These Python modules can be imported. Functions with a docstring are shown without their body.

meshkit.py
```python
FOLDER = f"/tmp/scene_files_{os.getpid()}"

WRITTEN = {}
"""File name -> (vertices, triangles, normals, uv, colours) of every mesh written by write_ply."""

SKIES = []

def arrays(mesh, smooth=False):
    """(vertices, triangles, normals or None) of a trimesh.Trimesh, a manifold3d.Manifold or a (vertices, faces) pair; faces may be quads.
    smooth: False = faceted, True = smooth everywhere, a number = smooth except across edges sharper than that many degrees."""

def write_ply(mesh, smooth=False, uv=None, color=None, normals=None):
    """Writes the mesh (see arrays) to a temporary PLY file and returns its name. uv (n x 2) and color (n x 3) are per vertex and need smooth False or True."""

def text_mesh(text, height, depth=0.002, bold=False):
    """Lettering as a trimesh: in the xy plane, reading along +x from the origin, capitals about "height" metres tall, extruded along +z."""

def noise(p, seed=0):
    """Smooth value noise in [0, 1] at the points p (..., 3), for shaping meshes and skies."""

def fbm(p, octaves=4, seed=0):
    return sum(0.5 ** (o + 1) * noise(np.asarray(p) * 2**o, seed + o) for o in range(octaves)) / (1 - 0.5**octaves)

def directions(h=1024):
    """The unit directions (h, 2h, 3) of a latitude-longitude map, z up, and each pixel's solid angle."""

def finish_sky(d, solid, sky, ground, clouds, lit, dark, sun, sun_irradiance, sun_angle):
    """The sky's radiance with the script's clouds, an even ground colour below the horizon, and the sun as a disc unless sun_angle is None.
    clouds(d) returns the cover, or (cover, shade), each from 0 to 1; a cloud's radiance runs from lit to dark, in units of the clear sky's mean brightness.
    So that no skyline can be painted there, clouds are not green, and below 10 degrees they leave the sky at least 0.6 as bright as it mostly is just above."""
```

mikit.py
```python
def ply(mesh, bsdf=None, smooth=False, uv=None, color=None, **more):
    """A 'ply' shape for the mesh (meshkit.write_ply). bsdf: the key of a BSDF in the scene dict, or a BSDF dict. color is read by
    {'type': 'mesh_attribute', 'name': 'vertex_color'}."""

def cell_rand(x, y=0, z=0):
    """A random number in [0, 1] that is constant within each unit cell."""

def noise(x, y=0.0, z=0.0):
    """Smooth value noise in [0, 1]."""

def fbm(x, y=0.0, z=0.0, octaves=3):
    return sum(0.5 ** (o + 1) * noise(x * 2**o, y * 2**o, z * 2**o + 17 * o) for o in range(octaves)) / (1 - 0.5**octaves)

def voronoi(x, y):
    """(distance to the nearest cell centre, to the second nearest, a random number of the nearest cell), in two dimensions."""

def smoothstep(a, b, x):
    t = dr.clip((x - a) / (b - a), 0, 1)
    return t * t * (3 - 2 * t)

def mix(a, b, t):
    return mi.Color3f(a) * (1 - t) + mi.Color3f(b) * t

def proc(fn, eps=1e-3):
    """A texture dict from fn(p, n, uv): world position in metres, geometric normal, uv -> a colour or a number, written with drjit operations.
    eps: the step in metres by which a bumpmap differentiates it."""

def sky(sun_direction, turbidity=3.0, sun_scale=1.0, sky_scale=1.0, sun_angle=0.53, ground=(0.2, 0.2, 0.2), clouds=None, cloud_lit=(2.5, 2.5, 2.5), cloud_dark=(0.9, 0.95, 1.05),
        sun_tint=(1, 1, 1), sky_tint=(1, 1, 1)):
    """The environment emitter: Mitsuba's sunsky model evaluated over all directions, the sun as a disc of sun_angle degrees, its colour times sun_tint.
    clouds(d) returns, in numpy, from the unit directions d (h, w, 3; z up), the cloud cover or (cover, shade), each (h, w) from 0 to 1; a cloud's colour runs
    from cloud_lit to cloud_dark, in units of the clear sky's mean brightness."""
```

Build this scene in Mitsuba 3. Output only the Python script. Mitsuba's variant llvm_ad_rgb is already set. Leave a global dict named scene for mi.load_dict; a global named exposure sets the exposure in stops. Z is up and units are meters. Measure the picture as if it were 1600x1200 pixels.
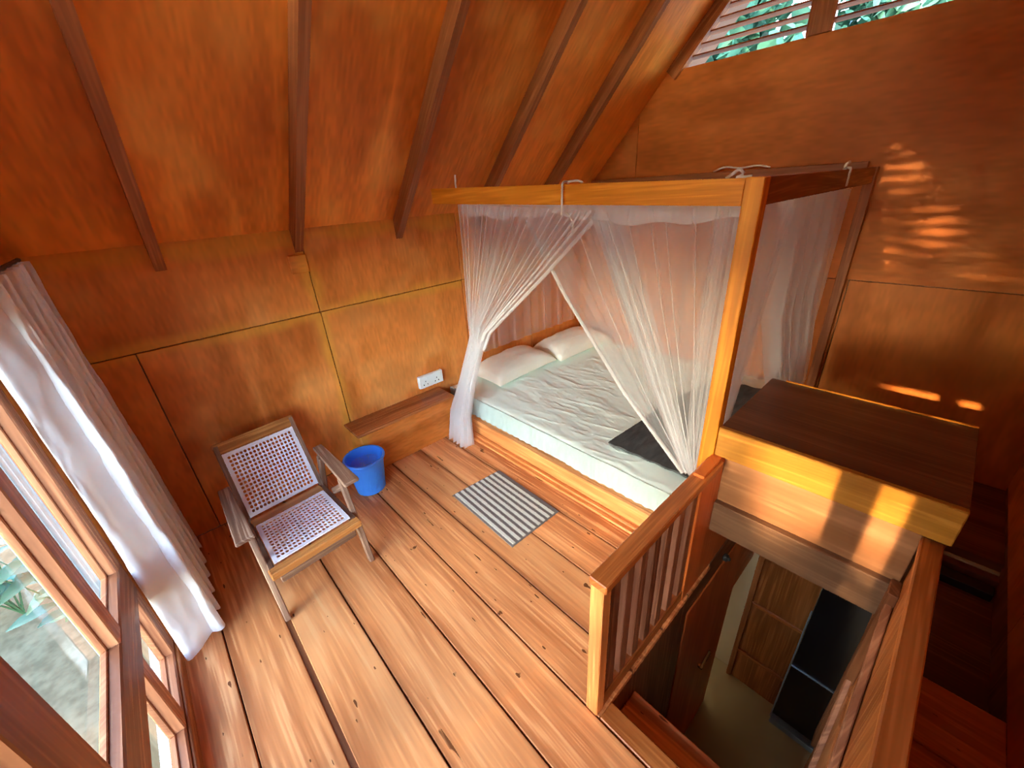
import math, random
import numpy as np
import drjit as dr
import trimesh
import mitsuba as mi
import mikit, meshkit
from mikit import proc, noise, fbm, voronoi, cell_rand, smoothstep, mix
T = mi.ScalarTransform4f

# ------------------------------------------------------------------ camera, sky, sun, exposure
exposure = 7.5
CAM = np.array([0.0, 0.0, 2.0])
Rm = np.array([[0.68044458, 0.73037423, -0.05957057],
               [0.28171601, -0.33576757, -0.89883048],
               [-0.67648449, 0.59482235, -0.43422934]])   # rows: image right, image down, forward (world axes)
FOCAL = 633.17
scene = {'type': 'scene'}
labels = {}
scene['camera'] = {'type': 'perspective', 'fov': math.degrees(2 * math.atan(800 / FOCAL)), 'fov_axis': 'x',
                   'to_world': T().look_at(origin=CAM.tolist(), target=(CAM + Rm[2]).tolist(), up=(-Rm[1]).tolist()),
                   'near_clip': 0.02, 'far_clip': 500.0}
SUN = np.array([-0.108, -1.0, 0.345])
scene['sky'] = mikit.sky(SUN, turbidity=3.0, sun_scale=0.062, sky_scale=1.0, sun_angle=0.53, ground=(0.25, 0.22, 0.18))

# ------------------------------------------------------------------ materials
def wood(base, dark, light, tone=0.3, fine=110.0, spots=0.0, joints=()):
    """Grain runs along u (metres); every board has its own u block of 50 m, which gives it its own tone."""
    def fn(p, n, uv):
        k = dr.floor((uv.x + 25.0) / 50.0)
        x, y = uv.x, uv.y
        wob = noise(x * 1.3, y * 5.0, k) * 0.03
        broad = fbm(x * 1.1, (y + wob) * 11.0, k * 3.7, 2)
        grain = fbm(x * 4.0, (y + wob) * fine, k * 1.9, 2)
        t = smoothstep(0.25, 0.72, broad * 0.62 + grain * 0.38)
        c = mix(dark, base, t)
        c = mix(c, light, smoothstep(0.52, 0.8, grain) * 0.45 + smoothstep(0.6, 0.85, broad) * 0.3)
        if joints:      # dirt worn into the edges of the boards
            e = dr.abs(p.y - joints[0])
            for j in joints[1:]: e = dr.minimum(e, dr.abs(p.y - j))
            c = mix(c, mi.Color3f(dark) * 0.75, smoothstep(0.034, 0.004, e + 0.030 * (broad - 0.45)) * 0.7)
        if spots:
            q = noise(x * 14.0 + k * 3.0, y * 46.0)
            c = mix(c, mi.Color3f(dark) * 0.35, smoothstep(1.0 - spots, 1.03 - spots, q * (0.9 + 0.2 * grain)))
        return c * (1.0 - tone / 2 + tone * cell_rand(k, 7))
    return proc(fn)

def plywood(base, dark, light, sc=1.0, seams=False):
    def fn(p, n, uv):
        k = dr.floor((uv.x + 25.0) / 50.0)
        x, y = uv.x * sc, uv.y * sc
        big = fbm(x * 1.6, y * 2.2, k * 5.1, 3)
        streak = fbm(x * 1.7, y * 15.0, k * 2.3, 2)
        fine = noise(x * 20.0, y * 90.0, 3.0)
        brush = fbm(x * 4.0, y * 5.0, k + 9.0, 2)
        t = smoothstep(0.26, 0.72, big * 0.72 + streak * 0.22 + fine * 0.06)
        c = mix(dark, base, t)
        c = mix(c, light, smoothstep(0.5, 0.85, brush) * 0.5 + smoothstep(0.6, 0.85, streak) * 0.2)
        c = mix(c, mi.Color3f(dark) * 0.8, smoothstep(0.60, 0.80, big + 0.12 * (streak - 0.5)) * 0.45)
        if seams:      # yellower varnish brushed along the joints
            e = dr.minimum(dr.minimum(dr.abs(p.z - 1.29), dr.abs(p.y - 0.89) + dr.maximum(0, 0.0)), dr.abs(p.z - 1.80))
            c = mix(c, (.72, .35, .045), smoothstep(.085, .012, e + .10 * (brush - .4)) * .6)
        return c * (0.94 + 0.11 * fine) * (0.93 + 0.14 * cell_rand(k, 3))
    return proc(fn)

def pri(color, rough=0.5, spec=0.5, **kw):
    if isinstance(color, (tuple, list)):
        color = {'type': 'rgb', 'value': list(color)}
    return {'type': 'twosided', 'b': {'type': 'principled', 'base_color': color, 'roughness': rough, 'specular': spec, **kw}}

def mat(name, d):
    scene['mat_' + name] = d
    d['id'] = 'mat_' + name
    return 'mat_' + name

M_FLOOR = mat('floor', pri(wood((.80, .325, .115), (.46, .14, .042), (.86, .46, .20), .24, 90, .05, (-.28, -.01, .262, .54, .80, 1.055, 1.325, 1.59)), .56, .30))
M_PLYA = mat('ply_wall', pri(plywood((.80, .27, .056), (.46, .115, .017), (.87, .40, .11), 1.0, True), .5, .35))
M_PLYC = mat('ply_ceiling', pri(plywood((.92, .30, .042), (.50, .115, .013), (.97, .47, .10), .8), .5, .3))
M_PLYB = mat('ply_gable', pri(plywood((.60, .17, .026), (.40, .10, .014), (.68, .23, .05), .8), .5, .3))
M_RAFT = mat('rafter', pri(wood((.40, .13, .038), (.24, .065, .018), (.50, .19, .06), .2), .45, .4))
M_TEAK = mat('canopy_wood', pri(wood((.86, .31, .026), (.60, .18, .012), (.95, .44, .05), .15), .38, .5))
M_RAIL = mat('rail_wood', pri(wood((.47, .145, .034), (.28, .07, .015), (.58, .22, .06), .2), .38, .5))
M_ORANGE = mat('orange_wood', pri(wood((.72, .28, .085), (.46, .15, .04), (.82, .39, .15), .15), .42, .4))
M_BROWNW = mat('brown_wood', pri(wood((.17, .085, .045), (.11, .05, .026), (.23, .125, .07), .2), .5, .35))
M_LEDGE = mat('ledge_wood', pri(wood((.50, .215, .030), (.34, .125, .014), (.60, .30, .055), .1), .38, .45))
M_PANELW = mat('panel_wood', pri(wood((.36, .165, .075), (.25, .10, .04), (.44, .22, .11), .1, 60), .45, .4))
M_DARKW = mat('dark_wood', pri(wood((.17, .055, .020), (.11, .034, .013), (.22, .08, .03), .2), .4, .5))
M_PALEW = mat('window_wood', pri(wood((.42, .16, .07), (.24, .08, .035), (.55, .25, .12), .3), .45, .4))
M_GREYW = mat('worn_wood', pri(wood((.27, .145, .088), (.13, .062, .036), (.44, .31, .22), .35, 140), .6, .3))
M_CHAIRW = mat('chair_wood', pri(wood((.55, .23, .06), (.32, .11, .03), (.66, .33, .1), .2), .4, .5))
M_DOOR = mat('door_wood', pri(wood((.58, .14, .03), (.46, .10, .02), (.64, .18, .045), .1), .35, .5))
M_CANE = mat('cane', pri((.80, .78, .82), .55, .4))
M_BLUE = mat('blue_plastic', pri((.045, .25, .88), .4, .5))
M_WHITEP = mat('white_plastic', pri((.80, .86, .84), .35, .5))
M_HOLE = mat('socket_hole', pri((.05, .05, .05), .5, .3))
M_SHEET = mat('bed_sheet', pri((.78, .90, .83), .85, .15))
M_SHEETDIM = mat('sheet_dimmed', pri((.43, .53, .50), .85, .15))  # same sheet, colour darkened to offset strong skylight on the front side
M_PILLOW = mat('pillowcase', pri((.88, .85, .73), .85, .15))
def runner_fn(p, n, uv):
    s = smoothstep(0.2, 0.5, dr.abs(dr.sin(p.y * 260.0))) * 0.5 + 0.5
    return mix((.040, .043, .045), (.085, .09, .09), s * fbm(p.x * 40, p.y * 12, 0, 2) * 1.4)
M_RUNNER = mat('dark_runner', pri(proc(runner_fn), .8, .2))
M_STRING = mat('string', pri((.82, .80, .74), .8, .2))
M_BRASS = mat('brass', {'type': 'roughconductor', 'material': 'Cu', 'alpha': .25, 'specular_reflectance': {'type': 'rgb', 'value': [.9, .75, .45]}})
M_BLACKM = mat('black_metal', pri((.02, .02, .02), .4, .5))
M_CREAM = mat('cream_wall', pri((.60, .50, .34), .8, .2))
M_TILE = mat('cream_floor', pri((.55, .45, .28), .35, .5))
M_BLACKG = mat('black_panel', pri((.012, .011, .012), .15, .6))
M_BLUEM = mat('blue_metal', pri((.30, .40, .52), .3, .5, metallic=.5))
M_MATG = mat('mat_grey', pri((.17, .14, .125), .9, .1))
M_MATL = mat('mat_light', pri((.56, .53, .47), .9, .1))
def corrug_fn(p, n, uv):
    return mix((.22, .32, .38), (.32, .43, .48), fbm(p.x * 6, p.z * 1.5, 0, 3))
M_CORR = mat('corrugated', pri(proc(corrug_fn), .4, .4))
def ground_fn(p, n, uv):
    a = fbm(p.x * 2.2, p.y * 2.2, 1.0, 4); b = fbm(p.x * 14, p.y * 14, 2.0, 3)
    return mix((.105, .083, .050), (.185, .15, .095), smoothstep(.2, .8, a * .5 + b * .5))
M_GROUND = mat('ground', pri(proc(ground_fn), .95, .1))
M_SLAT = mat('slat_wood', pri(wood((.24, .095, .05), (.14, .05, .026), (.32, .145, .085), .3), .45, .4))
def leaf_mat(name, c):
    return mat(name, {'type': 'twosided', 'b': {'type': 'principled', 'base_color': {'type': 'rgb', 'value': list(c)}, 'roughness': .5, 'specular': .4}})
M_LEAF = leaf_mat('leaf', (.03, .09, .035))
M_LEAF2 = leaf_mat('leaf_teal', (.05, .145, .10))
M_BARK = mat('bark', pri((.16, .11, .07), .9, .1))
M_GLASS = mat('glass', {'type': 'thindielectric', 'int_ior': 1.5})
M_CURT = mat('curtain_cloth', {'type': 'principledthin', 'base_color': {'type': 'rgb', 'value': [.84, .82, .82]}, 'roughness': .9, 'diff_trans': .4, 'spec_trans': 0.0})
NETC = {'type': 'principledthin', 'base_color': {'type': 'rgb', 'value': [.86, .86, .88]}, 'roughness': .9, 'diff_trans': .9, 'spec_trans': 0.0}
M_NET = mat('net', {'type': 'mask', 'opacity': .27, 'b': dict(NETC)})
M_NETD = mat('net_dense', {'type': 'mask', 'opacity': .42, 'b': dict(NETC)})
M_NETB = mat('net_band', {'type': 'mask', 'opacity': .50, 'b': dict(NETC)})
M_FOLD = mat('net_fold', {'type': 'mask', 'opacity': .6, 'b': dict(NETC)})
M_HEM = mat('net_hem', {'type': 'mask', 'opacity': .8, 'b': dict(NETC)})

# ------------------------------------------------------------------ helpers
KEYS = set()
def take(name):
    if name not in KEYS:
        KEYS.add(name); return name
    i = 1
    while f'{name}_{i:03d}' in KEYS: i += 1
    KEYS.add(f'{name}_{i:03d}'); return f'{name}_{i:03d}'

def tag(key, label=None, cat=None, group=None, kind=None):
    d = labels.setdefault(key, {})
    if label: d['label'] = label
    if cat: d['category'] = cat
    if group: d['group'] = group
    if kind: d['kind'] = kind
    return key

def thing(name, label, cat, group=None):
    k = take(name); tag(k, label, cat, group); return k

def struct(name, label, mesh=None, m=None, **kw):
    k = take(name); tag(k, label, kind='structure')
    if mesh is not None: scene[k] = shape(mesh, m, **kw)
    return k

BOARD = [0]
def shape(mesh, m, grain=None, smooth=False, k=None):
    """grain: unit vector along which the wood grain runs."""
    if grain is None:
        return mikit.ply(mesh, m, smooth=smooth)
    v, f, n = meshkit.arrays(mesh, False)
    g = np.asarray(grain, float); g /= np.linalg.norm(g)
    a = np.cross(g, [0, 0, 1.0] if abs(g[2]) < .8 else [0, 1.0, 0]); a /= np.linalg.norm(a)
    b = np.cross(g, a)
    if k is None:
        BOARD[0] += 1; k = BOARD[0] % 37
    uv = np.stack([v @ g + 50.0 * k, v @ a + 0.83 * (v @ b)], 1)
    return mikit.ply((v, f), m, smooth=False if smooth is False else True, uv=uv)

def part(parent, name, mesh, m, label=None, kind=None, **kw):
    k = take(parent + '__' + name)
    scene[k] = shape(mesh, m, **kw)
    if label or kind: tag(k, label, kind=kind)
    return k

def box(x0, x1, y0, y1, z0, z1, bev=0.0):
    lo, hi = np.array([min(x0, x1), min(y0, y1), min(z0, z1)], float), np.array([max(x0, x1), max(y0, y1), max(z0, z1)], float)
    if bev <= 0:
        m = trimesh.creation.box(extents=hi - lo); m.apply_translation((lo + hi) / 2); return m
    bev = min(bev, .45 * (hi - lo).min())
    pts = []
    for i in range(3):
        for s in np.ndindex(2, 2, 2):
            c = np.where(np.array(s) == 1, hi, lo).copy()
            for j in range(3):
                if j != i: c[j] += bev * (-1 if s[j] else 1)
            pts.append(c)
    return trimesh.convex.convex_hull(np.array(pts))

def hull(pts):
    return trimesh.convex.convex_hull(np.array(pts, float))

def bar(a, b, w, h, up=(0, 0, 1), bev=0.003):
    """A straight bar from a to b, w across (sideways), h along up."""
    a, b = np.array(a, float), np.array(b, float)
    d = b - a; L = np.linalg.norm(d); d /= L
    u = np.array(up, float); u -= d * (u @ d); u /= np.linalg.norm(u)
    s = np.cross(u, d)
    m = box(0, L, -w / 2, w / 2, -h / 2, h / 2, bev)
    M = np.eye(4); M[:3, 0], M[:3, 1], M[:3, 2], M[:3, 3] = d, s, u, a
    m.apply_transform(M); return m

def cat(*ms): return trimesh.util.concatenate(list(ms))

def grid_mesh(P):
    """A triangle mesh of a grid of points (n, m, 3)."""
    n, m = P.shape[:2]
    i, j = np.meshgrid(np.arange(n - 1), np.arange(m - 1), indexing='ij')
    q = np.stack([i * m + j, (i + 1) * m + j, (i + 1) * m + j + 1, i * m + j + 1], -1).reshape(-1, 4)
    return trimesh.Trimesh(P.reshape(-1, 3), np.vstack([q[:, [0, 1, 2]], q[:, [0, 2, 3]]]), process=False)

def tube(pts, r, n=8):
    p = np.array(pts, float); r = np.broadcast_to(r, (len(p),))
    t = np.gradient(p, axis=0); t /= np.linalg.norm(t, axis=1, keepdims=True) + 1e-12
    a = np.cross(t, [0.31, 0.2, 0.93]); a /= np.linalg.norm(a, axis=1, keepdims=True) + 1e-12
    b = np.cross(t, a); g = np.linspace(0, 2 * np.pi, n, endpoint=False)
    P = p[:, None] + r[:, None, None] * (np.cos(g)[None, :, None] * a[:, None] + np.sin(g)[None, :, None] * b[:, None])
    P = np.concatenate([P, P[:, :1]], 1)
    m = grid_mesh(P)
    m.merge_vertices(); return m

X, Y, Z = (1, 0, 0), (0, 1, 0), (0, 0, 1)
rng = np.random.default_rng(7)

# ------------------------------------------------------------------ the room
XA, XD, YC, YB = -3.02, 0.62, -0.46, 3.82           # left wall, right wall, window wall, gable wall
ZE = 1.845; TAN = math.tan(math.radians(46.5)); XR = -1.08; ZR = ZE + (XR - XA) * TAN; XE2 = 2 * XR - XA
SL = np.array([math.cos(math.radians(46.5)), 0, math.sin(math.radians(46.5))])   # up the left slope
SN = np.array([SL[2], 0, -SL[0]])                                                 # into the room

# floor boards
floor = struct('floor', 'wide reddish brown wooden floorboards running towards the left wall')
rows = [-0.46, -0.28, 0.0, 0.262, 0.54, 0.80, 1.055, 1.325, 1.59, 1.86]
for i, (a, b) in enumerate(zip(rows[:-1], rows[1:])):
    gap = 0.005 if i != 1 else 0.022
    x1 = XD if b <= 0.81 else -0.50
    cuts = [XA, x1]
    for c0, c1 in zip(cuts[:-1], cuts[1:]):
        part(floor, 'board', box(c0 + .001, c1 - .001, a + .002, b - gap, -.03, .0 + .0012 * ((i * 7) % 3), .003), M_FLOOR, grain=X, k=i + 1)
for i, (a, b) in enumerate([(.80, 1.06), (1.06, 1.33), (1.33, 1.60), (1.60, 1.92)]):
    part(floor, 'board', box(.225, XD, a + .002, b - .004, -.03, 0, .003), M_FLOOR, grain=X, k=12 + i)
part(floor, 'joint_filler', box(XA, XD, -.022, .004, -.03, -.004), M_DARKW, grain=X)
part(floor, 'nosing', box(-.50, .225, .802, .885, -.045, .004, .004), M_RAIL, grain=X)
part(floor, 'underside', cat(box(XA, -.56, YC, YB, -.09, -.035), box(-.56, XD, YC, .80, -.09, -.035), box(.225, XD, .8, 1.92, -.09, -.035), box(-.56, XD, 2.98, YB, -.09, -.035), box(.225, XD, 1.925, 2.98, -.22, -.17), box(.225, XD, 1.921, 1.925, -.22, -.035)), M_DARKW, grain=X)  # includes a dark landing added to blacken the void by the stairs

# left wall: panels of varnished plywood on a backing
wl = struct('wall_left', 'low left wall of varnished orange brown plywood panels', box(XA - .08, XA - .014, -.62, YB + .06, -.1, 2.0), M_DARKW, grain=Y)
def panelA(y0, y1, z0, z1, d=0.0):
    part(wl, 'plywood_panel', box(XA - .014, XA + d, y0 + .003, y1 - .003, z0 + .003, z1 - .003, .003), M_PLYA, grain=Z)
for y0, y1 in ((-.55, .89), (.89, 2.14), (2.14, 3.0), (3.0, YB)):
    panelA(y0, y1, 1.29, 1.93, 0.001 if y0 == .89 else 0)
for y0, y1 in ((-.55, -.135), (-.135, .893), (.893, 2.14), (2.14, 3.0), (3.0, YB)):
    panelA(y0, y1, 0.0, 1.29)
part(wl, 'trim_block', box(XA, XA + .03, .775, .885, 1.575, 1.69, .004), M_PLYA, grain=Y)

# sloped ceiling: one plywood sheet per bay, rafters between
ceil = struct('ceiling', 'steep sloped ceiling of blotchy varnished plywood between dark rafters')
raf = [.128, .862, 1.60, 2.37, 3.10]
edges = [-.62] + raf + [YB + .06]
LS = (ZR - ZE) / SL[2]
for side in (0, 1):
    for a, b in zip(edges[:-1], edges[1:]):
        p0 = np.array([XA, 0, ZE]); p1 = p0 + SL * (LS + .02)
        q = []
        for p in (p0 - SL * .12, p1):
            for off in (0.0, -.02):
                for y in (a, b):
                    c = p + SN * off + np.array([0, y, 0]); q.append(c)
        q = np.array(q)
        g = SL.copy()
        if side: q[:, 0] = 2 * XR - q[:, 0]; g[0] = -g[0]
        part(ceil, 'plywood_sheet', hull(q), M_PLYC, grain=g)
    q = []
    for t in (-.35, LS + .05):
        for off in (-.022, -.09):
            for y in (-1.3, YB + .5):
                q.append(np.array([XA, y, ZE]) + SL * t + SN * off)
    q = np.array(q)
    if side: q[:, 0] = 2 * XR - q[:, 0]
    part(ceil, 'roof_deck', hull(q), M_DARKW, grain=Y)
    for yc in raf:
        pts = []
        for y in (yc - .026, yc + .026):
            # left end is cut upright along the wall
            for off in (0.0, .097):
                s = (0.0 - SN[0] * off) / SL[0]
                pts.append(np.array([XA, y, ZE]) + SN * off + SL * s)
                pts.append(np.array([XA, y, ZE]) + SN * off + SL * (LS - .1))
        pts = np.array(pts); pts[:, 0] += .001
        g = SL.copy()
        if side: pts[:, 0] = 2 * XR - pts[:, 0]; g[0] = -g[0]
        part(ceil, 'rafter', hull(pts), M_RAFT, grain=g)
part(ceil, 'ridge_beam', box(XR - .05, XR + .05, -.6, YB, ZR - .20, ZR - .03, .004), M_RAFT, grain=Y)

def slope_x(z, side=0):
    x = XA + (z - ZE) / TAN
    return 2 * XR - x if side else x

# gable wall with louvred vents above z = 2.79
def gable(name, label, ya, yb, inner):
    """ya..yb: thickness; inner: y of the room face."""
    w = struct(name, label)
    s = 1 if inner == min(ya, yb) else -1
    zl = 2.79
    # louvre vents
    yc = (ya + yb) / 2
    z = zl + .006 + .018
    slats = []
    while z < ZR - .28:
        for x0, x1 in ((slope_x(z) + .13, XR - .073), (XR + .073, slope_x(z, 1) - .13)):
            if x1 - x0 > .05:
                m = bar((x0, yc, z + .033), (x1, yc, z + .033), .050, .011, up=(0, .30 * s, 1), bev=.002)
                slats.append(m)
        z += .064
    for m in slats:
        part(w, 'louvre_slat', m, M_RAFT, grain=X)
    part(w, 'centre_post', box(XR - .075, XR + .075, ya, yb, zl, ZR - .2, .003), M_RAFT, grain=Z)
    for side in (0, 1):
        pts = []
        for t in ((zl - ZE) / SL[2], LS - .1):
            for off in (0.0, .10):
                for y in (ya - .03, yb) if s == 1 else (ya, yb + .03):
                    pts.append(np.array([XA, y, ZE]) + SL * t + SN * off)
        pts = np.array(pts)
        if side: pts[:, 0] = 2 * XR - pts[:, 0]
        part(w, 'sloped_jamb', hull(pts), M_RAFT, grain=SL)
    return w
wb = gable('wall_back', 'brown plywood gable wall behind the bed with louvred vents at its top', YB, YB + .05, YB)
def prism_xz(poly, y0, y1):
    from shapely.geometry import Polygon
    m = trimesh.creation.extrude_polygon(Polygon(poly), abs(y1 - y0), engine='earcut')
    v = m.vertices.copy(); m.vertices = np.stack([v[:, 0], y0 + v[:, 2], v[:, 1]], 1)
    m.invert() if m.volume < 0 else None
    m.fix_normals(); return m
def panelB(x0, x1, z0, z1):
    lo = lambda z: max(x0, slope_x(z) if z > ZE else XA)
    hi = lambda z: min(x1, slope_x(z, 1) if z > ZE else XE2)
    zs = [z0] + [z for z in (ZE,) if z0 < z < z1]
    for xk in (x0, x1):
        for sd in (0, 1):
            zk = ZE + ((xk - XA) if sd == 0 else (XE2 - xk)) * TAN
            if z0 < zk < z1 and zk > ZE: zs.append(zk)
    zs = sorted(set(zs + [z1]))
    poly = [(lo(z) + .003, z + (.003 if z == z0 else -.003 if z == z1 else 0)) for z in zs] + [(hi(z) - .003, z + (.003 if z == z0 else -.003 if z == z1 else 0)) for z in reversed(zs)]
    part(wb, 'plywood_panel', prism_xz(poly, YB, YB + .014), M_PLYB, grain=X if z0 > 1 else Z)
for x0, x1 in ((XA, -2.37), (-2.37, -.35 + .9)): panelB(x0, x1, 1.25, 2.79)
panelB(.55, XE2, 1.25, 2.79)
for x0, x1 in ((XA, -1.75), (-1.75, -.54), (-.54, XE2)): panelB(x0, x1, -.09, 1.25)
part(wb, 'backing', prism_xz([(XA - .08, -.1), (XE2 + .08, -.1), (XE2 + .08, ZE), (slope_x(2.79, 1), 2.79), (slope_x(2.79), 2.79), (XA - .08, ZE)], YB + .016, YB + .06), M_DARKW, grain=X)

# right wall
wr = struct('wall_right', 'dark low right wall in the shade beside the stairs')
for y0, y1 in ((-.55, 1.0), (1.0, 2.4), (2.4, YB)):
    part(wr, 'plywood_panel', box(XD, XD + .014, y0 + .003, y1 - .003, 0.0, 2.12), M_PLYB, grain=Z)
part(wr, 'lower_panel', box(XD, XD + .016, -.55, YB, -2.36, -.001), M_DARKW, grain=Z)
part(wr, 'backing', box(XD + .0162, XD + .08, -.62, YB + .06, -2.4, 2.2), M_DARKW, grain=Y)

# window wall: posts, rails, panes
wf = struct('wall_front', 'window wall of wooden posts and rails with tall glass panes')
gable_f = gable('wall_gable', 'gable of louvred vents above the window wall', YC - .05, YC, YC)
part(gable_f, 'gable_panel', prism_xz([(XA, 2.012), (XE2, 2.012), (slope_x(2.79, 1), 2.79), (slope_x(2.79), 2.79)], YC - .05, YC), M_PLYB, grain=X)
YO = YC - .058; YG = YC - .043
posts = [(-2.14, -2.05), (-1.72, -1.632), (-1.125, -.96), (-.33, -.22)]
for i, (a, b) in enumerate(posts):
    part(wf, 'post', box(a, b, YO, YC, 0, 1.735, .004), M_PALEW if i != 2 else M_RAFT, grain=Z)
part(wf, 'solid_panel', box(XA, -2.141, YC - .058, YC, -.09, 1.734), M_PLYB, grain=Z)
part(wf, 'solid_panel', box(-.12, XE2, YC - .06, YC, -.09, 2.1), M_PLYB, grain=Z)
part(wf, 'head_beam', box(XA, XE2, YO, YC, 1.735, 1.965, .004), M_RAFT, grain=X)
for a, b in ((XA, -.86), (-.33, -.22), (-.13, XE2)):
    part(wf, 'slot_block', box(a, b, YC - .07, YC - .02, 1.966, 2.010), M_RAFT, grain=X)
part(wf, 'middle_rail', box(-2.13, -.12, YO + .01, YC + .002, .475, .655, .006), M_PALEW, grain=X)
part(wf, 'sill', box(-2.13, -.12, YO, YC, .0, .10, .006), M_PALEW, grain=X)
part(wf, 'baseboard', box(-2.9, -.12, YC, YC + .012, .0, .085, .003), M_RAFT, grain=X)
win = struct('window_1', 'row of tall glass panes over a low row in the window wall')
for (a, b), (c, d) in zip(posts, posts[1:] + [(-.12, 0)]):
    for z0, z1 in ((.655, 1.735), (.10, .475)):
        x0, x1 = b, c
        fr = .007
        fm = cat(box(x0, x0 + fr, YG - .010, YG + .010, z0, z1, .003), box(x1 - fr, x1, YG - .010, YG + .010, z0, z1, .003),
                 box(x0 + fr, x1 - fr, YG - .010, YG + .010, z0, z0 + fr, .003), box(x0 + fr, x1 - fr, YG - .010, YG + .010, z1 - fr, z1, .003))
        s = part(win, 'sash', fm, M_PALEW, grain=X if z1 < .5 else Z)
        g = trimesh.Trimesh([[x0 + fr * .7, YG, z0 + fr * .7], [x1 - fr * .7, YG, z0 + fr * .7], [x1 - fr * .7, YG, z1 - fr * .7], [x0 + fr * .7, YG, z1 - fr * .7]], [[0, 1, 2], [0, 2, 3]], process=False)
        scene[take(s + '__pane')] = mikit.ply(g, M_GLASS)

# ------------------------------------------------------------------ stair well
sw = struct('wall_stairs', 'dark wooden walls of the stair well below the railing')
part(sw, 'left_wall', box(-.56, -.505, .84, 1.62, -2.3, -.0, .002), M_DARKW, grain=Z)
part(sw, 'upper_strip', box(-.56, -.507, 1.62, 2.5, -.19, 0.0, .002), M_DARKW, grain=Y)
part(sw, 'header_panel', box(-.56, -.508, 2.5, 2.96, -.84, 0.0, .002), M_DOOR, grain=Y)
part(sw, 'side_panel', box(-.56, -.512, 1.53, 2.6, 0.0, .815, .003), M_DOOR, grain=Z)
part(sw, 'front_wall', box(-.56, .235, .80, .835, -2.3, -.10, .002), M_DARKW, grain=Z)
part(sw, 'right_wall', box(.175, .225, .83, 1.75, -2.3, 0.0, .002), M_RAFT, grain=Z)
part(sw, 'right_guard_panel', box(.183, .215, .50, 1.755, 0.0, .765, .002), M_RAIL, grain=Z)
part(sw, 'handrail', box(.170, .228, .46, 1.745, .765, .80, .004), M_RAIL, grain=Y)
part(sw, 'right_post', box(.150, .183, 1.66, 1.75, -.55, .56, .003), M_DARKW, grain=Z)
part(sw, 'slanted_strip', bar((.168, 1.70, .50), (.168, .86, .16), .022, .045, bev=.004), M_PALEW, grain=Y)
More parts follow.
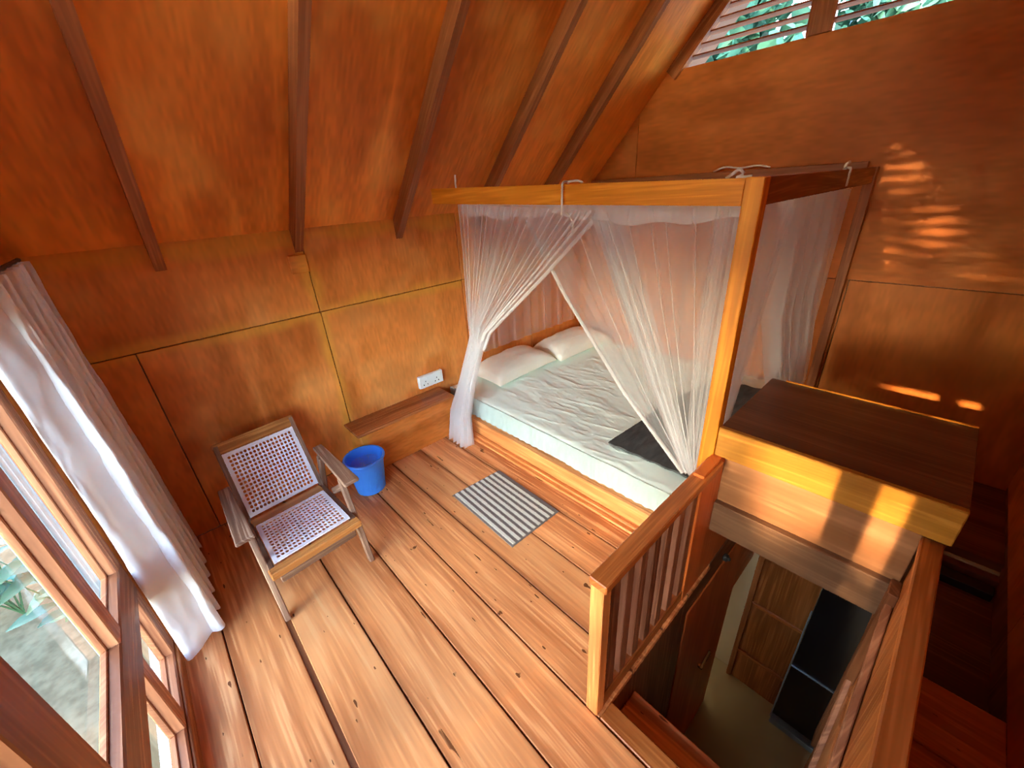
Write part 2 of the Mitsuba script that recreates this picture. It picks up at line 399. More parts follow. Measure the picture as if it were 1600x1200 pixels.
part(sw, 'slanted_strip', bar((.166, 1.86, .30), (.166, 1.1, -.95), .022, .05, bev=.004), M_PALEW, grain=Y)
part(sw, 'end_panel', box(-.512, .175, 1.757, 1.79, .545, .815, .003), M_PANELW, grain=X)
part(sw, 'end_beam', box(-.512, .175, 1.725, 1.79, .365, .545, .004), M_BROWNW, grain=X)
lower_floor = struct('floor', 'pale cream floor of the room below the stairs', box(-1.6, XD, YC, 3.0, -2.36, -2.3), M_TILE)
part(sw, 'lower_front_wall', cat(box(-1.64, -.561, YC - .05, YC, -2.3, -.10), box(.236, XD, YC - .05, YC, -2.3, -.10)), M_DARKW, grain=Z)
part(sw, 'dark_cover', box(.2255, XD, 2.90, 2.955, -2.3, -.10), M_DARKW, grain=Z)  # dark cover added so the void beside the stairs reads black
lower_wall = struct('wall_lower', 'cream wall of the room below the stairs')
part(lower_wall, 'back_wall', box(-1.6, XD, 2.96, 3.0, -2.3, -.09), M_CREAM)
part(lower_wall, 'side_wall', box(-1.64, -1.6, YC, 3.0, -2.3, -.09), M_CREAM)
d = struct('door_1', 'reddish brown door leaf seen down the stair well', box(-.545, -.498, 1.62, 2.5, -2.29, -.19, .004), M_DOOR, grain=Z)
part(d, 'handle', cat(bar((-.475, 2.05, -1.21), (-.475, 2.19, -1.17), .018, .03, bev=.004), box(-.498, -.472, 2.055, 2.075, -1.22, -1.2)), M_BRASS, label='brass door handle')
part(d, 'closer_knob', cat(box(-.50, -.470, 2.04, 2.08, -.115, -.075, .008), box(-.475, -.458, 2.05, 2.07, -.105, -.085, .004)), M_BLACKM, label='small black latch')
st = thing('staircase', 'steep wooden staircase of broad treads going down below the floor edge', 'staircase')
for i in range(9):
    z = -.2 - .235 * i; y = .86 + .115 * i
    part(st, 'tread', box(-.503, .173, y, y + .235, z - .035, z, .006), M_RAIL if i else M_FLOOR, grain=X)
wd = thing('wardrobe', 'dark wooden wardrobe with rail panels in the room below', 'wardrobe')
part(wd, 'body', box(-.455, .03, 2.90, 2.955, -2.3, -.3, .004), M_RAFT, grain=Z)
for z in (-1.92, -1.28, -.72): part(wd, 'rail', box(-.42, -.02, 2.885, 2.90, z, z + .035, .003), M_RAIL, grain=X)
part(wd, 'stile', box(-.455, -.415, 2.88, 2.90, -2.3, -.3, .003), M_RAFT, grain=Z)
bd = thing('black_cabinet', 'black panelled cabinet with thin metal edges standing beside the wardrobe below', 'cabinet')
part(bd, 'body', box(-.04, .61, 2.80, 2.88, -2.28, -.12, .004), M_BLACKG)
part(bd, 'edge_strip', box(-.05, -.04, 2.78, 2.80, -2.28, -.9, .002), M_BLUEM)
part(bd, 'crossbar', box(-.04, .5, 2.785, 2.80, -1.55, -1.535, .002), M_BLUEM)
part(bd, 'kick_strip', box(-.04, .45, 2.74, 2.80, -2.3, -2.24, .004), M_BLUEM, label='bluish metal base strip')

# ------------------------------------------------------------------ stair railing
sr = thing('stair_railing', 'orange wooden stair railing with square newel and upright slats', 'railing')
part(sr, 'newel', box(-.567, -.512, .795, .847, 0, .765, .004), M_ORANGE, grain=Z)
part(sr, 'handrail', box(-.570, -.498, .790, 1.715, .765, .802, .004), M_RAIL, grain=Y)
part(sr, 'bottom_rail', box(-.555, -.515, .847, 1.715, .004, .075, .003), M_RAIL, grain=Y)
for yv in (.872, .965, 1.062, 1.160, 1.258, 1.366, 1.478):
    part(sr, 'slat', box(-.552, -.522, yv, yv + .052, .075, .765, .003), M_SLAT, grain=Z)

# ------------------------------------------------------------------ ledge shelf at the head of the stairs
ls = thing('stair_shelf', 'wide wooden shelf with thick yellow-lit front board above the stair well', 'shelf')
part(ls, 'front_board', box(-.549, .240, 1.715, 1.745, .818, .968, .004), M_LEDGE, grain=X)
part(ls, 'top_board', box(-.549, .240, 1.7455, 2.41, .945, .966, .003), M_DARKW, grain=X)  # dark wood here puts the shade on the shelf top into its colour
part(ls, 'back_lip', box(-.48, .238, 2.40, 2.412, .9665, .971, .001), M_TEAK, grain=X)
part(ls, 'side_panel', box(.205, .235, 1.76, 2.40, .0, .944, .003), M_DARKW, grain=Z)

# ------------------------------------------------------------------ bed
bed = thing('bed_platform', 'built-in orange wooden bed platform with moulded foot strip', 'bed platform')
part(bed, 'front_board', box(XA + .002, -.620, 1.80, 1.83, .003, .165, .004), M_ORANGE, grain=X)
part(bed, 'moulding', cat(box(XA + .002, -.620, 1.735, 1.80, .003, .022, .006), box(XA + .002, -.620, 1.765, 1.80, .022, .04, .006)), M_ORANGE, grain=X)
part(bed, 'deck', box(XA + .002, -.620, 1.83, YB - .07, .13, .163, .003), M_ORANGE, grain=X)
part(bed, 'side_board', box(-.595, -.565, 2.62, YB - .07, .0, .28, .004), M_ORANGE, grain=Y)
def soft_box(x0, x1, y0, y1, z0, z1, r, nx, ny, bump):
    """Rounded slab: top grid folded over the edges."""
    u = np.concatenate([np.full(4, x0), np.linspace(x0, x1, nx), np.full(4, x1)])
    v = np.concatenate([np.full(4, y0), np.linspace(y0, y1, ny), np.full(4, y1)])
    P = np.zeros((len(u), len(v), 3))
    drop_u = np.concatenate([np.linspace(1, .12, 4), np.zeros(nx), np.linspace(.12, 1, 4)])
    drop_v = np.concatenate([np.linspace(1, .12, 4), np.zeros(ny), np.linspace(.12, 1, 4)])
    P[..., 0] = u[:, None]; P[..., 1] = v[None]
    dd = np.maximum(drop_u[:, None], drop_v[None])
    P[..., 2] = z1 - (z1 - z0) * dd
    top = dd == 0
    e = np.minimum(np.minimum(P[..., 0] - x0, x1 - P[..., 0]), np.minimum(P[..., 1] - y0, y1 - P[..., 1]))
    P[..., 2] -= np.where(top, r * np.exp(-e / .02), 0)
    P[..., 2] += np.where(top, bump(P[..., 0], P[..., 1]), 0)
    Q = P.copy(); Q[..., 2] = z0
    return cat(grid_mesh(P), grid_mesh(Q[:, ::-1]))
def wrinkle(x, y):
    p = np.stack([x * 3, y * 9 + 1.2 * x, x * 0], -1)
    a = meshkit.fbm(p * [1, 1, 1], 3, 3)
    q = np.stack([x * 5 + y * 2, y * 16 - x * 3.5, x * 0], -1)
    b = 1 - 2 * np.abs(meshkit.noise(q, 5) - .5)
    q2 = np.stack([x * 9 - y * 5, y * 26 + x * 7, x * 0], -1)
    c = 1 - 2 * np.abs(meshkit.noise(q2, 8) - .5)
    mask = np.clip((-.75 - x) / .3, 0, 1) * np.clip((x + 2.75) / .4, .25, 1)
    return (a - .5) * .014 + (b ** 4) * .0050 * mask + c ** 3 * .0028 * mask
mt = thing('mattress', 'large mattress in a pale mint wrinkled sheet on the bed platform', 'mattress')
part(mt, 'body', soft_box(XA + .02, -.68, 1.86, YB - .02, .165, .347, .012, 220, 220, wrinkle), M_SHEET, smooth=30)
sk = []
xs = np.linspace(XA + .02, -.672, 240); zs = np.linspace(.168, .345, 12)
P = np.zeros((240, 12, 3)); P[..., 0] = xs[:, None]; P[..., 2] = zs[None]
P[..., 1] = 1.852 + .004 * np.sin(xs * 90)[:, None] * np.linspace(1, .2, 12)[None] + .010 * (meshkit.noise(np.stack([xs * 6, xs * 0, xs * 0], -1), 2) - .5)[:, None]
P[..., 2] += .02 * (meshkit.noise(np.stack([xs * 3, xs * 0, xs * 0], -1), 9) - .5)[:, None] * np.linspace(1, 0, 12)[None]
part(mt, 'side_sheet', grid_mesh(P), M_SHEETDIM, smooth=True, label='pale blue-green sheet hanging down the front side, colour dimmed to offset daylight')

def pillow(cx, cy, L, W, rz, h=.15):
    n = 41
    a = np.linspace(-1, 1, n)
    A, B = np.meshgrid(a, a, indexing='ij')
    e = (1 - np.abs(A) ** 3.2) * (1 - np.abs(B) ** 3.2)
    pinch = 1 - .07 * (1 - np.abs(B) ** 2) * np.abs(A) ** 4 * 0
    x = A * W / 2 * (1 - .06 * (1 - B ** 2) * 0 - .05 * np.abs(B) ** 4 * (np.abs(A) > .9) * 0)
    y = B * L / 2
    sag = 1 - .06 * (1 - A ** 2)
    y = y * (1 - .05 * (1 - A ** 2)); x = x * (1 - .05 * (1 - B ** 2))
    zt = h * e ** .45
    wr = meshkit.fbm(np.stack([A * 3 + cx, B * 3 + cy, A * 0], -1), 3, 4) - .5
    zt = zt + wr * .03 * e ** .3
    zb = -.02 * e ** .5
    top = np.stack([x, y, zt], -1); bot = np.stack([x, y, zb], -1)
    m = cat(grid_mesh(top), grid_mesh(bot[:, ::-1]))
    m.merge_vertices()
    m.apply_transform(trimesh.transformations.rotation_matrix(rz, [0, 0, 1])); m.apply_translation([cx, cy, .384]); return m
p1 = thing('pillow', 'cream pillow nearest the front edge of the bed, under the gathered net', 'pillow', 'cream pillows against the left wall')
part(p1, 'case', pillow(-2.80, 2.50, .80, .46, .03), M_PILLOW, smooth=True)
p2 = thing('pillow', 'cream pillow in the back corner of the bed beside the gable wall', 'pillow', 'cream pillows against the left wall')
part(p2, 'case', pillow(-2.735, 3.33, .84, .46, -.03), M_PILLOW, smooth=True)
rn = thing('bed_runner', 'dark grey folded blanket laid across the foot of the bed', 'blanket')
nx, ny = 50, 120
u = np.linspace(0, 1, nx)[:, None]; v = np.linspace(0, 1, ny)[None]
x0 = -1.33 + .10 * v ** 2 + .03 * np.sin(v * 9) * v; x1 = -.70 + 0 * v
Pr = np.zeros((nx, ny, 3)); Pr[..., 0] = x0 + (x1 - x0) * u; Pr[..., 1] = 2.02 + 1.46 * v + .02 * u
Pr[..., 2] = .376 + .006 * meshkit.noise(np.stack([Pr[..., 0] * 5, Pr[..., 1] * 7, u + 0 * v], -1), 3) + .004 * np.sin(Pr[..., 0] * 50)
Pb = Pr.copy(); Pb[..., 2] -= .012
def closed_sheet(A, B):
    n, m = A.shape[:2]
    e = np.concatenate([A[:, 0], A[-1, 1:], A[-2::-1, -1], A[0, -2::-1]]); f = np.concatenate([B[:, 0], B[-1, 1:], B[-2::-1, -1], B[0, -2::-1]])
    return cat(grid_mesh(A), grid_mesh(B[:, ::-1]), grid_mesh(np.stack([e, f])))
part(rn, 'cloth', closed_sheet(Pr, Pb), M_RUNNER, smooth=40)

# canopy frame
cf = thing('canopy_frame', 'orange wooden four-poster canopy frame around the bed', 'bed canopy frame')
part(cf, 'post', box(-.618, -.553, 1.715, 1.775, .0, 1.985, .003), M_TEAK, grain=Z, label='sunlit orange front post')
part(cf, 'post', box(-.612, -.555, YB - .065, YB - .004, .0, 1.985, .003), M_RAFT, grain=Z, label='dark post against the gable wall')  # darker wood than the front post, its shadow put into the colour
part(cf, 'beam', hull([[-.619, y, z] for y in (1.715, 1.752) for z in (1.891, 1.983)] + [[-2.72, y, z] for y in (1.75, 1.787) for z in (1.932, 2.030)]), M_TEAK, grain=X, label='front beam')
part(cf, 'beam', box(-.605, -.565, 1.776, YB - .066, 1.888, 1.984, .003), M_RAFT, grain=Y, label='side beam in darker wood to suggest shade')  # shade put into the colour: darker wood than the front beam
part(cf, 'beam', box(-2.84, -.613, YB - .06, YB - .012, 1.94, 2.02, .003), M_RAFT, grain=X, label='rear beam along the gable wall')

# ------------------------------------------------------------------ mosquito net
net = thing('mosquito_net', 'sheer white mosquito net parted and tied at both sides of the bed', 'mosquito net')
def pleat_panel(rows_, n=220, freq=26, amp=.02, seed=0, ph=0.0):
    """rows_: (t, left point, right point, pleat scale); the cloth runs between them, pleated in y."""
    ts = np.array([r[0] for r in rows_]); Ls = np.array([r[1] for r in rows_], float); Rs = np.array([r[2] for r in rows_], float); am = np.array([r[3] for r in rows_])
    tt = np.linspace(0, 1, 70)
    L = np.stack([np.interp(tt, ts, Ls[:, i]) for i in range(3)], 1); R = np.stack([np.interp(tt, ts, Rs[:, i]) for i in range(3)], 1); a = np.interp(tt, ts, am)
    s = np.linspace(0, 1, n)
    w = s + .012 * np.sin(s * 37 + seed) + .008 * np.sin(s * 81 + 2 * seed)
    P = L[:, None] + (R - L)[:, None] * w[None, :, None]
    side = np.cross((R - L), [0, 0, 1.0]); side /= np.linalg.norm(side, axis=1, keepdims=True) + 1e-9
    pl = np.sin(s * freq * 2 * np.pi + 2.2 * np.sin(s * 11 + seed) + ph) + .5 * np.sin(s * freq * 5.1 + seed)
    irr = .35 + meshkit.noise(np.stack([s * 17 + seed, s * 0, s * 0], -1), seed)
    P = P + side[:, None] * (amp * a[:, None] * (pl * irr)[None])[..., None]
    return P
def net_part(P, m=M_NET, name='panel', label=None):
    return part(net, name, grid_mesh(P), m, smooth=True, label=label)
def hem(pts, w=.012, name='hem'):
    part(net, name, tube(pts, w, 6), M_HEM, smooth=True)
def spl(pts, n=40):
    from scipy.interpolate import PchipInterpolator
    p = np.array(pts, float); d = np.r_[0, np.cumsum(np.linalg.norm(np.diff(p, axis=0), axis=1))]
    return PchipInterpolator(d, p)(np.linspace(0, d[-1], n))
# left front panel, gathered to the foot of the wall side
NL = pleat_panel([(0, (-2.43, 1.765, 1.925), (-1.30, 1.775, 1.875), 1.0), (.22, (-2.425, 1.76, 1.60), (-1.66, 1.75, 1.535), .9), (.52, (-2.42, 1.745, 1.15), (-2.20, 1.73, 1.07), .9),
                  (.62, (-2.41, 1.74, .97), (-2.27, 1.72, .93), .9), (.78, (-2.56, 1.71, .62), (-2.40, 1.70, .60), 1.0), (.90, (-2.70, 1.69, .28), (-2.49, 1.68, .27), 1.2), (1, (-2.74, 1.66, .02), (-2.46, 1.65, .02), 1.5)], freq=19, amp=.022, seed=1)
net_part(NL, M_NET, label='left front net panel gathered towards the wall')
tw = np.linspace(0, 1, NL.shape[1])
for f in (.93, .985): hem(NL[:40, int(f * (NL.shape[1] - 1))], .007)
hem(NL[:44, -1], .012)
# gathered tail on the left
NT = pleat_panel([(0, (-2.42, 1.735, 1.02), (-2.26, 1.72, .98), .5), (.4, (-2.56, 1.69, .62), (-2.42, 1.685, .60), .9), (.7, (-2.72, 1.67, .30), (-2.49, 1.665, .28), 1.4), (1, (-2.76, 1.64, .015), (-2.47, 1.63, .015), 1.6)], freq=9, amp=.03, seed=4)
net_part(NT, M_NETD, 'tail', 'gathered tail of the net hanging to the floor')
# right front panels, gathered at the post
NR = pleat_panel([(0, (-1.84, 1.80, 1.865), (-.64, 1.79, 1.885), 1.0), (.35, (-1.53, 1.80, 1.43), (-.635, 1.79, 1.48), .8), (.7, (-1.10, 1.79, .95), (-.635, 1.785, 1.02), .7), (1, (-.70, 1.775, .60), (-.63, 1.775, .62), .6)], freq=9, amp=.012, seed=2)
net_part(NR, M_NET, label='right front net panel sweeping down to the post')
hem(NR[:, 0], .011)
NR2 = pleat_panel([(0, (-1.35, 1.80, 1.865), (-1.20, 1.795, 1.87), 1.0), (.5, (-1.06, 1.80, 1.27), (-.92, 1.79, 1.27), .9), (1, (-.70, 1.78, .60), (-.65, 1.775, .60), .6)], freq=6, amp=.02, seed=5)
net_part(NR2, M_NETB, label='dense folds of the right net panel')
NR3 = pleat_panel([(0, (-.73, 1.785, 1.885), (-.630, 1.78, 1.888), 1.0), (.5, (-.74, 1.785, 1.3), (-.630, 1.78, 1.3), .9), (1, (-.70, 1.785, .62), (-.63, 1.78, .62), .7)], freq=5, amp=.014, seed=6)
net_part(NR3, M_NETD, label='net edge hanging beside the post')
def folds(P, cols, w=.0028):
    for f in cols:
        part(net, 'fold', tube(P[::3, int(f * (P.shape[1] - 1))], w, 5), M_FOLD, smooth=True)
folds(NL, (.0, .05, .11, .16, .24, .29, .36, .42, .50, .57, .63, .70, .77, .83, .88))
folds(NR, (.30, .42, .47, .58, .66, .74, .85), .0024)
folds(NR2, (.05, .3, .5, .75, 1.0))
# back, side and roof of the net
def plane_net(P0, P1, z0, z1, freq, amp, seed, m=M_NET):
    P0, P1 = np.array(P0, float), np.array(P1, float)
    net_part(pleat_panel([(0, (*P0, z1), (*P1, z1), 1.0), (1, (*P0, z0), (*P1, z0), .8)], freq=freq, amp=amp, seed=seed), m)
plane_net((-2.84, 3.72), (-.66, 3.72), .36, 1.86, 13, .018, 3)
plane_net((-2.985, 3.70), (-2.985, 2.30), .56, 1.78, 10, .012, 8)
xs, ys = np.linspace(-2.44, -.64, 60), np.linspace(1.79, 3.71, 60)
Xg, Yg = np.meshgrid(xs, ys, indexing='ij')
front = np.exp(-(Yg - 1.79) / .25)
dip = .045 * np.abs(np.sin((Xg + 2.43) * 2.9)) * front + .03 * np.sin((Xg - XA) * 5) * np.sin((Yg - 1.8) * 4) * (1 - front)
net_part(np.stack([Xg, Yg, 1.885 - np.abs(dip)], -1), M_NETD, 'roof', 'sagging roof of the net')
# the front valance under the beam
vx = np.linspace(-2.42, -.63, 160); vz = np.linspace(0, 1, 8)
low = .045 + .035 * np.abs(np.sin((vx + 2.43) * 3.3 + .4)) + .008 * np.sin(vx * 21)
P = np.zeros((160, 8, 3)); P[..., 0] = vx[:, None]; P[..., 1] = 1.775 + .006 * np.sin(vx * 60)[:, None]; P[..., 2] = np.interp(vx, [-2.43, -.63], [1.925, 1.888])[:, None] - low[:, None] * vz[None]
net_part(P, M_HEM, 'valance', 'scalloped opaque band along the top of the net')
# right side (between the posts)
S1 = pleat_panel([(0, (-.600, 1.90, 1.885), (-.600, 2.35, 1.885), 1.0), (.5, (-.598, 1.90, 1.40), (-.600, 2.16, 1.36), .9), (1, (-.59, 1.86, .84), (-.59, 1.93, .83), .7)], freq=8, amp=.014, seed=11)
net_part(S1, M_NET, label='side net strand drawn to the front post')
S2 = pleat_panel([(0, (-.605, 2.25, 1.885), (-.605, 3.02, 1.885), 1.0), (.5, (-.605, 2.35, 1.30), (-.605, 3.15, 1.25), .9), (.8, (-.605, 2.62, .90), (-.605, 3.40, .78), .9), (.93, (-.605, 2.80, .68), (-.605, 3.46, .58), .9), (1, (-.605, 3.05, .58), (-.605, 3.35, .52), .9)], freq=11, amp=.03, seed=12)
net_part(S2, M_NETB, label='side net bundle with a rounded end')
hem(S2[:, -1], .006)
def string(pts, r=.004, label=None):
    part(net, 'tie_string', tube(spl(pts, 24), r, 6), M_STRING, smooth=True, label=label)
string([(-1.485, 1.722, 1.86), (-1.478, 1.718, 1.93), (-1.476, 1.718, 2.0), (-1.476, 1.735, 2.015), (-1.476, 1.76, 2.012), (-1.476, 1.775, 1.93)], .006, 'white tie string looped over the front beam')
string([(-1.45, 1.735, 2.012), (-1.40, 1.74, 2.015), (-1.37, 1.745, 2.004)], .006)
string([(-1.50, 1.77, 1.87), (-1.44, 1.76, 1.80), (-1.47, 1.755, 1.74), (-1.52, 1.755, 1.71)], .005)
string([(-2.43, 1.76, 2.02), (-2.425, 1.755, 2.06), (-2.42, 1.755, 2.10)], .006)
string([(-.562, 3.02, 1.90), (-.562, 3.02, 1.99), (-.585, 3.02, 1.992), (-.60, 3.03, 1.93)], .006)
string([(-.575, 2.97, 1.99), (-.585, 3.01, 2.005), (-.58, 3.05, 2.02)], .008)
string([(-.70, 1.75, 1.985), (-.68, 1.76, 2.0), (-.66, 1.755, 2.012), (-.64, 1.75, 1.998), (-.66, 1.74, 1.985), (-.61, 1.75, 1.987)], .006)
string([(-1.62, 3.78, 2.02), (-1.52, 3.77, 2.05), (-1.40, 3.77, 2.035), (-1.30, 3.77, 2.045), (-1.20, 3.78, 2.025)], .007)

# ------------------------------------------------------------------ bench, socket, bucket, mat
bn = thing('low_bench', 'low boxed-in wooden bench along the left wall under the socket', 'bench')
part(bn, 'top', box(XA + .002, -2.755, .835, 1.732, .358, .382, .005), M_RAFT, grain=Y, label='reddish brown bench top')
part(bn, 'front_panel', box(-2.785, -2.765, .86, 1.730, .003, .357, .003), M_PLYA, grain=Y)
part(bn, 'side_panel', box(XA + .002, -2.786, .86, .88, .003, .357, .003), M_PLYA, grain=X)
so = thing('wall_socket', 'white double wall socket above the low bench', 'socket')
part(so, 'box', box(XA + .002, XA + .036, 1.535, 1.785, .432, .548, .006), M_WHITEP)
part(so, 'plate', box(XA + .036, XA + .042, 1.54, 1.78, .436, .544, .004), M_WHITEP)
for yc in (1.602, 1.718):
    part(so, 'switch', box(XA + .042, XA + .047, yc + .018, yc + .036, .508, .532, .002), M_WHITEP)
    for dy, dz in ((0, .018), (-.019, -.012), (.019, -.012)):
        part(so, 'pin_hole', trimesh.creation.cylinder(radius=.0055, height=.003, sections=10, transform=trimesh.transformations.translation_matrix([XA + .0428, yc + dy - .006, .478 + dz]) @ trimesh.transformations.rotation_matrix(math.pi / 2, [0, 1, 0])), M_HOLE)

bk = thing('bucket', 'blue perforated plastic waste bin on the floor beside the chair', 'bin')
def lattice_cell_wall(r_of, z0, z1, nu, nv, hole, th):
    V, Fc = [], []
    def pt(a, z, inn): r = r_of(z) - (th if inn else 0); return (r * math.cos(a), r * math.sin(a), z)
    for i in range(nu):
        for j in range(nv):
            ac, zc = (i + .5) / nu * 2 * math.pi, z0 + (j + .5) / nv * (z1 - z0)
            da, dz = math.pi / nu, (z1 - z0) / nv / 2
            out = [(ac + da * sx, zc + dz * sz) for sx, sz in ((-1, -1), (0, -1), (1, -1), (1, 0), (1, 1), (0, 1), (-1, 1), (-1, 0))]
            inn = [(ac + da * hole * sx, zc + dz * hole * sz) for sx, sz in ((-.7, -.7), (0, -1), (.7, -.7), (1, 0), (.7, .7), (0, 1), (-.7, .7), (-1, 0))]
            b = len(V)
            V += [pt(a, z, 0) for a, z in out] + [pt(a, z, 0) for a, z in inn] + [pt(a, z, 1) for a, z in out] + [pt(a, z, 1) for a, z in inn]
            for k in range(8):
                k2 = (k + 1) % 8
                Fc += [(b + k, b + k2, b + 8 + k2), (b + k, b + 8 + k2, b + 8 + k), (b + 16 + k2, b + 16 + k, b + 24 + k), (b + 16 + k2, b + 24 + k, b + 24 + k2), (b + 8 + k, b + 8 + k2, b + 24 + k2), (b + 8 + k, b + 24 + k2, b + 24 + k)]
    return trimesh.Trimesh(V, Fc, process=False)
R0, R1, HB = .105, .138, .285
rr = lambda z: R0 + (R1 - R0) * z / HB
def lathe(pr, n=56):
    m = trimesh.creation.revolve(np.array(pr, float), sections=n); return m
BK = np.array([-2.62, .80, .002])
def at(m, p): m = m.copy(); m.apply_translation(p); return m
part(bk, 'base', at(lathe([(0, 0), (R0, 0), (rr(.045), .045), (rr(.045) - .004, .045), (R0 - .006, .006), (0, .006)]), BK), M_BLUE, smooth=30)
part(bk, 'perforated_wall', at(lattice_cell_wall(rr, .045, .215, 52, 13, .55, .004), BK), M_BLUE)
part(bk, 'rim', at(lathe([(rr(.215), .215), (rr(.262), .262), (R1 + .010, .266), (R1 + .014, .276), (R1 + .010, HB), (R1 - .003, HB), (rr(.262) - .005, .262), (rr(.215) - .004, .215), (rr(.215), .215)]), BK), M_BLUE, smooth=30)

dm = thing('door_mat', 'small floor mat with grey and cream stripes in front of the bed', 'mat')
def bil(u, v):
    a, b, c, dd = (np.array(q) for q in ((-2.07, 1.174), (-2.038, 1.598), (-1.404, 1.58), (-1.41, 1.152)))
    return (1 - u) * (1 - v) * a + u * (1 - v) * dd + u * v * c + (1 - u) * v * b
def quad_slab(u0, u1, v0, v1, z0, z1):
    return hull([[*bil(u, v), z] for u in (u0, u1) for v in (v0, v1) for z in (z0, z1)])
part(dm, 'backing', quad_slab(0, 1, 0, 1, .002, .009), M_MATG)
ns = 9
for i in range(ns):
    v0 = .03 + .94 * i / ns
    part(dm, 'stripe', quad_slab(.012, .988, v0 + .005, v0 + .055, .009, .014), M_MATL)
    if i < ns: part(dm, 'rib', quad_slab(.012, .988, v0 + .058, v0 + .100, .009, .012), M_MATG)

# ------------------------------------------------------------------ easy chair
ch = thing('easy_chair', 'low wooden easy chair with woven cane seat and back, worn armrests', 'chair')
def cane(P00, P10, P11, P01, nu, nv, th, hole=.60, border=.055):
    """Cane panel between four corners: solid woven rim and a lattice with octagonal holes."""
    P00, P10, P11, P01 = (np.array(q, float) for q in (P00, P10, P11, P01))
    nrm = np.cross(P10 - P00, P01 - P00); nrm /= np.linalg.norm(nrm)
    f = lambda u, v: (1 - u) * (1 - v) * P00 + u * (1 - v) * P10 + u * v * P11 + (1 - u) * v * P01
    V, Fc = [], []
    for i in range(nu):
        for j in range(nv):
            uc, vc = border + (1 - 2 * border) * (i + .5) / nu, border + (1 - 2 * border) * (j + .5) / nv
            du, dv = (1 - 2 * border) / nu / 2, (1 - 2 * border) / nv / 2
            out = [(uc + du * a, vc + dv * b) for a, b in ((-1, -1), (0, -1), (1, -1), (1, 0), (1, 1), (0, 1), (-1, 1), (-1, 0))]
            inn = [(uc + du * hole * a, vc + dv * hole * b) for a, b in ((-.72, -.72), (0, -1), (.72, -.72), (1, 0), (.72, .72), (0, 1), (-.72, .72), (-1, 0))]
            b0 = len(V)
            for off in (0, -th):
                V += [f(*q) + nrm * off for q in out] + [f(*q) + nrm * (off + (0.0015 if off == 0 else 0)) for q in inn]
            for k in range(8):
                k2 = (k + 1) % 8
                Fc += [(b0 + k, b0 + k2, b0 + 8 + k2), (b0 + k, b0 + 8 + k2, b0 + 8 + k), (b0 + 16 + k2, b0 + 16 + k, b0 + 24 + k), (b0 + 16 + k2, b0 + 24 + k, b0 + 24 + k2), (b0 + 8 + k2, b0 + 8 + k, b0 + 24 + k2), (b0 + 8 + k, b0 + 24 + k, b0 + 24 + k2)]
    lat = trimesh.Trimesh(V, Fc, process=False)
    rim = []
    b = border
    for u0, u1, v0, v1 in ((0, 1, 0, b), (0, 1, 1 - b, 1), (0, b, b, 1 - b), (1 - b, 1, b, 1 - b)):
        c = .018
        pts = []
        for uu, vv in ((u0, v0), (u1, v0), (u1, v1), (u0, v1)):
            for off in (.002, -th): pts.append(f(uu, vv) + nrm * off)
        rim.append(hull(pts))
    return lat, cat(*rim)
ryaw = lambda x, y: (x - .075 * (y - .25), y)     # the chair is turned a little
def C(x, y, z): a, b = ryaw(x, y); return np.array([a, b, z])
YL, YR2 = .005, .475
def cbar(a, b, w, h, m=M_GREYW, up=(0, 0, 1), name='rail', label=None, bev=.005):
    a, b = C(*a), C(*b)
    return part(ch, name, bar(a, b, w, h, up, bev), m, grain=b - a, label=label)
# seat
SF, SBk = (-1.93, .355), (-2.50, .262)
for yy in (YL + .012, YR2 - .012): cbar((SBk[0] - .02, yy, SBk[1] - .02), (SF[0], yy, SF[1] - .02), .028, .05, name='seat_rail')
cbar((SF[0], YL - .005, SF[1] - .018), (SF[0], YR2 + .005, SF[1] - .018), .05, .045, M_CHAIRW, name='front_rail', label='orange front seat rail')
cbar((SF[0] - .01, YL + .03, SF[1] - .07), (SF[0] - .01, YR2 - .03, SF[1] - .07), .02, .07, M_GREYW, name='apron')
cbar((-2.49, YL + .02, .262), (-2.49, YR2 - .02, .262), .10, .025, M_CHAIRW, name='rear_rail')
lat, rim = cane(C(-2.44, .035, .283), C(-2.44, .445, .283), C(-1.965, .445, .362), C(-1.965, .035, .362), 17, 12, .004, .86, .05)
lat.invert()
cs_ = part(ch, 'cane_seat', lat, M_CANE, label='greyish white woven cane seat')
part(cs_, 'rim', rim, M_CANE)
# back
B0, B1 = (-2.545, .255), (-2.845, .675)
dB = np.array([B1[0] - B0[0], 0, B1[1] - B0[1]])
for yy in (YL + .012, YR2 - .012): cbar((B0[0] + .02, yy, B0[1] - .03), (B1[0], yy, B1[1]), .030, .035, up=(1, 0, .6), name='back_rail')
cbar((B1[0] + .015, YL - .005, B1[1] - .02), (B1[0] + .015, YR2 + .005, B1[1] - .02), .030, .075, M_CHAIRW, up=tuple(dB), name='head_rail', label='orange head rail')
def back_pt(t, y): return C(B0[0] + dB[0] * t + .012, y, B0[1] + dB[2] * t + .008)
lat, rim = cane(back_pt(.05, .03), back_pt(.05, .45), back_pt(.875, .45), back_pt(.875, .03), 17, 15, .006, .78, .045)
cb_ = part(ch, 'cane_back', lat, M_CANE, label='greyish white woven cane back')
part(cb_, 'rim', rim, M_CANE)
